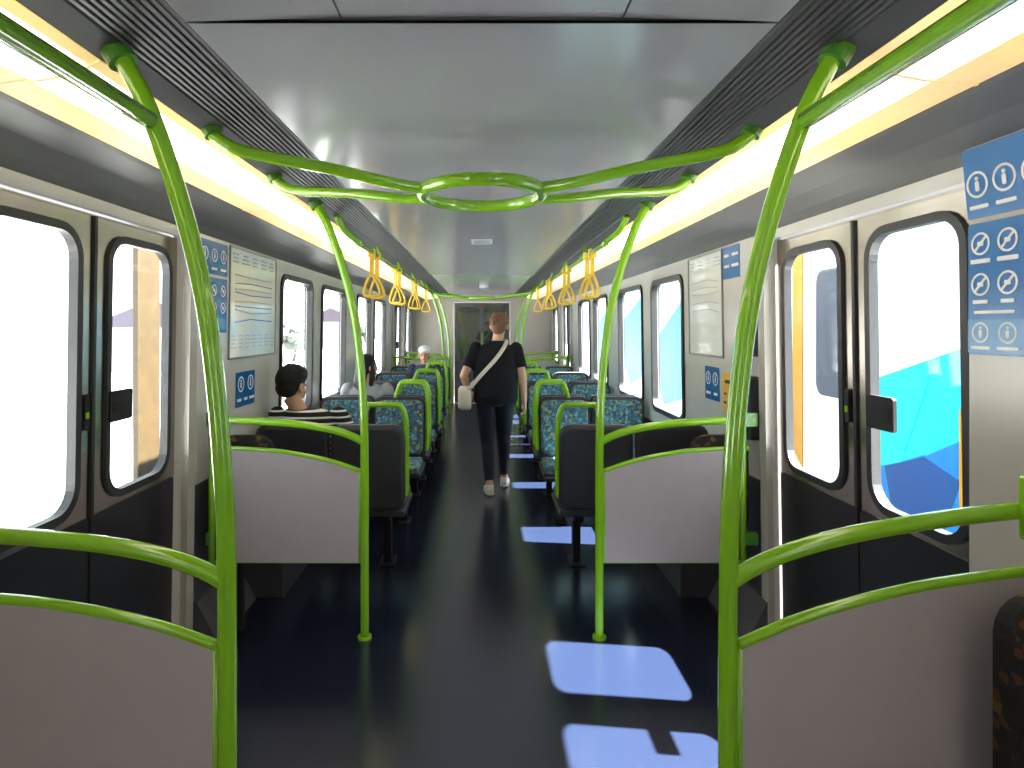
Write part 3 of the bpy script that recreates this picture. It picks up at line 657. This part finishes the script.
person('woman in black t-shirt and leggings walking away down the aisle', (.13, yb, 0), J, look=-.15, cols=dict(skin='skin', hair='auburn', shirt='btee', legs='leg', shoe='shoe'), hair='bun', sw=1.15, sleeve=.70, loose=.044)
# bag
t = thing('crossbody_bag', (-.13, yb, .75), 'cream crossbody bag at the walking woman\'s left hip', 'bag')
bm = NB(); lp = rr(yb-.13, yb+.09, .76, .975, .05, 5)
fb = lambda y, z, d: V((-.095+d, y, z))
n = len(lp); rows = []
for d, k in ((-.125, .82), (-.108, .97), (-.06, 1.0), (-.015, .97), (-.005, .85)):
    rows.append([bm.verts.new(fb(yb+(y-yb)*k, .865+(z-.865)*k, d)) for y, z in lp])
bm.faces.new(rows[0]); bm.faces.new(rows[-1][::-1])
for i in range(4):
    for k in range(n): bm.faces.new((rows[i][k], rows[i][(k+1) % n], rows[i+1][(k+1) % n], rows[i+1][k]))
obj('pouch', bm, 'bag', t, True)
bm = NB(); tube(bm, [(-.14, yb-.09, .94), (-.085, yb-.155, 1.0), (.0, yb-.164, 1.10), (.12, yb-.152, 1.23), (.205, yb-.09, 1.345), (.235, yb+.01, 1.408), (.205, yb+.105, 1.345), (.10, yb+.158, 1.2), (-.04, yb+.158, 1.04), (-.14, yb+.09, .94)], .019, 10, 5, flat=.3, up=V((0, -1, 0))); obj('strap', bm, 'bag', t, True)

def seated(x, yback, f, lean=0., tall=1., sh=.94, arm=(.225, .225), shw=.175, sl=.7):
    def P(a, b, c): return V((x+f*a, yback+f*b, c))
    return dict(face=0. if f == 1 else math.pi, pelvis=P(0, .24, .585), chest=P(lean*sl*.7, .19, .80*tall), neck=P(lean*.7, .195, (sh+.055)*tall), head=P(lean, .22, (sh+.19)*tall),
                shL=P(-shw+lean*sl, .20, sh*tall), shR=P(shw+lean*sl, .20, sh*tall), elL=P(-arm[0], .27, .72), elR=P(arm[1], .27, .72),
                wrL=P(-.12, .46, .655), wrR=P(.12, .46, .655), hipL=P(-.085, .25, .575), hipR=P(.085, .25, .575), knL=P(-.10, .62, .565), knR=P(.10, .62, .565),
                anL=P(-.10, .60, .095), anR=P(.10, .62, .095), toeL=V((-.1*f, f, 0)).normalized(), toeR=V((.1*f, f, 0)).normalized(), curl=.3,
                handL=((f*.3, f*1, -.15), (0, 0, -1), (f*1, -f*.3, 0)), handR=((-f*.3, f*1, -.15), (0, 0, -1), (-f*1, -f*.3, 0)))
person('man with thick black hair in striped shirt seated by the left window, back to camera', (-1.10, 3.95, 0), seated(-1.10, 3.79, 1, lean=-.125, tall=.985, sh=.975, arm=(.19, .29), shw=.195, sl=.16), look=-.45, cols=dict(skin='skin2', hair='bhair', shirt='stripe', legs='jeans', shoe='sole'), hair='thick', sw=1.15, sleeve=.8, hs=1.06)
person('woman with long black hair and pale grey top seated farther along the left windows', (-1.04, 5.5, 0), seated(-1.04, 5.42, 1, lean=.0, tall=1.03), look=-.9, cols=dict(skin='skin', hair='bhair', shirt='pale', legs='jeans', shoe='shoe'), hair='long', sleeve=.7)
person('distant seated passenger wearing a white cap on the far left', (-.83, 9.0, 0), seated(-.83, 9.16, -1, tall=1.0), cols=dict(skin='skin2', hair='bhair', shirt='jeans', legs='jeans', shoe='sole', cap=1), hair='short', sleeve=.9)

# ------------------------------------------------------------------ exterior
bm = NB(); box(bm, -70, 12, -30, 130, -1.4, -1.1); g = struct('ground', bm, pbr('pale_ballast', (.42, .40, .38), .9, var=.1, vscale=2))
E = {'rail': pbr('dark_rail', (.05, .045, .045), .5), 'post': pbr('ochre_paint', (.026, .013, .0006), .6, var=.5, vscale=9), 'fence': pbr('fence_grey', (.30, .30, .30), .7),
     'brick': pbr('pale_render_wall', (.35, .30, .29), .8, var=.1), 'roof': pbr('slate_roof', (.028, .020, .032), .8), 'leaf': pbr('foliage', (.05, .06, .05), .9, var=.3, vscale=3),
     'tw': pbr('train_white', (.62, .66, .68), .3), 'cy': pbr('train_cyan', (.0, .34, .56), .5, spec=.2), 'cb': pbr('train_blue', (.0, .04, .16), .5, spec=.2), 'cm': pbr('train_mid_blue', (.0, .12, .36), .5, spec=.2), 'lc': pbr('train_turquoise', (.0, .42, .42), .5, spec=.2),
     'tg': pbr('train_window', (.035, .045, .065), .5, spec=.2), 'ty': pbr('train_yellow', (.36, .165, .001), .5, spec=.2), 'under': pbr('underframe', (.03, .03, .03), .8)}
for k, x in enumerate((-3.6, -5.05)):
    bm = NB(); box(bm, x-.035, x+.035, -10, 90, -1.1, -.93); tag(obj('steel_rail', bm, E['rail']), ['steel rail nearer the train seen through the left windows', 'steel rail farther from the train seen through the left windows'][k], 'rail')
bm = NB(); prof(bm, [(-2.63, -1.1), (-2.58, -1.1), (-2.58, 3.2), (-2.63, 3.2)], 4.66, 4.97); tag(obj('platform_post', bm, E['post'], bevel=.01), 'ochre painted post standing outside the left door window', 'post')
t = thing('fence', (-9, 30, -1.1), 'low pale trackside fence beyond the left windows', 'fence')
for k in range(20):
    bm = NB(); box(bm, -9.04, -8.96, 8+k*4, 8.08+k*4, -1.1, .35); obj('fence_post', bm, E['fence'], t)
for z in (-.2, .25):
    bm = NB(); box(bm, -9.02, -8.98, 8, 84.1, z, z+.05); obj('fence_rail', bm, E['fence'], t)
for i, (x, y, w, l, h) in enumerate([(-19, 40, 7, 8, 2.6), (-21, 56, 7, 10, 2.9), (-30, 26, 6, 8, 2.4), (-17, 76, 6, 12, 3.2)]):
    t = thing('house', (x, y, -1.1), ['pale house with dark roof beyond the first left saloon window', 'second pale house farther along the left side', 'low pale house seen through the left door window', 'farthest pale house on the left side'][i], 'house', 'houses beyond the left windows')
    bm = NB(); box(bm, x-w/2, x+w/2, y-l/2, y+l/2, -1.1, -1.1+h); obj('wall', bm, E['brick'], t)
    bm = NB(); prof(bm, [(x-w/2-.4, -1.1+h), (x+w/2+.4, -1.1+h), (x, -1.1+h+1.6)], y-l/2-.3, y+l/2+.3); obj('roof', bm, E['roof'], t)
    for k in range(2):
        bm = NB(); box(bm, x+w/2-.02, x+w/2+.04, y-l/4+k*l/2-.6, y-l/4+k*l/2+.6, -.1, .9); obj('window', bm, E['tg'], t)
for i, (x, y, r_) in enumerate([(-14, 34, 1.1), (-14.5, 48, 1.5), (-13, 66, 1.8)]):
    t = thing('tree', (x, y, -1.1), ['small hazy tree before the first pale house', 'round tree between the pale houses', 'farthest tree on the left side'][i], 'tree', 'trees beyond the left windows')
    bm = NB(); tube(bm, [(x, y, -1.1), (x+.1, y, 0), (x, y, 1)], [.2, .15, .1], 10, 3); obj('trunk', bm, E['rail'], t)
    bm = NB()
    for k in range(24):
        a = random.uniform(0, 6.28); q = random.uniform(.2, .8)*r_
        ellipsoid(bm, (x+q*math.cos(a), y+q*math.sin(a), .5+r_*random.uniform(-.3, .7)), (r_*.35, r_*.35, r_*.3), seg=10)
    obj('crown', bm, E['leaf'], t)
# neighbouring train
X0 = 3.4
def q(px, py):
    Y = X0*F/(px-VX); return (Y, H-(py-VY)*Y/F)
t = thing('train', (X0+.05, 12, -1.1), 'white and cyan train standing on the next track outside the right windows', 'train')
bm = NB(); prof(bm, [(X0+.05, -.35), (X0, .0), (X0, 2.3), (X0+.12, 2.6), (X0+.5, 2.85), (X0+2.4, 2.85), (X0+2.9, 2.3), (X0+2.9, -.35)], 1.5, 42); obj('body', bm, E['tw'], t)
bm = NB(); box(bm, X0+.25, X0+2.6, 2, 41, -1.0, -.35); obj('underframe', bm, E['under'], t)
def decal(name, pix, m, e=.006):
    bm = NB(); lp = [q(*p) for p in pix]; slab(bm, 1, lp, -e, -.001, lambda y, z, d: V((X0+d, y, z))); obj(name, bm, E[m], t)
decal('livery_patch', [(858, 385), (1000, 335), (1000, 540), (858, 522)], 'cy')
decal('livery_patch', [(858, 385), (938, 357), (902, 462), (858, 470)], 'lc', .009)
decal('livery_patch', [(858, 470), (902, 462), (925, 455), (1000, 490), (1000, 540), (858, 522)], 'cm', .009)
decal('livery_patch', [(886, 466), (925, 457), (962, 482), (945, 532), (896, 527)], 'cb', .012)
decal('livery_patch', [(925, 457), (1000, 425), (1000, 490)], 'cm', .012)
decal('livery_patch', [(652, 345), (696, 280), (696, 395), (664, 405)], 'cy')
decal('livery_patch', [(676, 310), (696, 280), (696, 350)], 'lc', .009)
decal('livery_patch', [(616, 330), (650, 285), (648, 372), (630, 385)], 'cy')
decal('livery_patch', [(590, 345), (612, 295), (612, 370), (600, 375)], 'cy')
decal('livery_patch', [(597, 335), (607, 310), (607, 350)], 'cm', .009)
for y, w_ in ((4.33, .07), (6.66, .10), (15.6, .06)):
    bm = NB(); slab(bm, 1, rr(y-w_, y+w_, -.1 if y > 5 else .05, 2.35 if y > 5 else .95, .02), -.014, -.001, lambda a, z, d: V((X0+d, a, z))); obj('door_stripe', bm, E['ty'], t)
for a, b in ((5.65, 6.3), (8.3, 9.4), (18, 19.2), (20, 21.4), (24, 25.4)):
    bm = NB(); slab(bm, 1, rr(a, b, .85, 2.1, .12), -.008, -.001, lambda y, z, d: V((X0+d, y, z))); obj('train_window', bm, E['tg'], t)

# ------------------------------------------------------------------ light
w = bpy.data.worlds.new('World'); bpy.context.scene.world = w; w.use_nodes = True
bg = w.node_tree.nodes['Background']; bg.inputs[0].default_value = (.92, .96, 1, 1); bg.inputs[1].default_value = 5.0
sl = bpy.data.lights.new('sun', 'SUN'); sl.energy = 165; sl.angle = .012; sl.color = (1, .98, .95)
so = bpy.data.objects.new('sun', sl); C.objects.link(so); so.rotation_euler = V((-.61, .075, -1)).to_track_quat('-Z', 'Y').to_euler(); so.location = (5, 0, 8)

cam = bpy.data.cameras.new('camera'); co = bpy.data.objects.new('camera', cam); C.objects.link(co)
co.location = (0, 0, H); co.rotation_euler = (math.pi/2, 0, 0)
cam.sensor_width = 36; cam.lens = F/1024*36; cam.shift_x = 30/1024; cam.shift_y = -57/1024; cam.clip_start = .02; cam.clip_end = 400
bpy.context.scene.camera = co
bpy.context.scene.view_settings.view_transform = 'Standard'
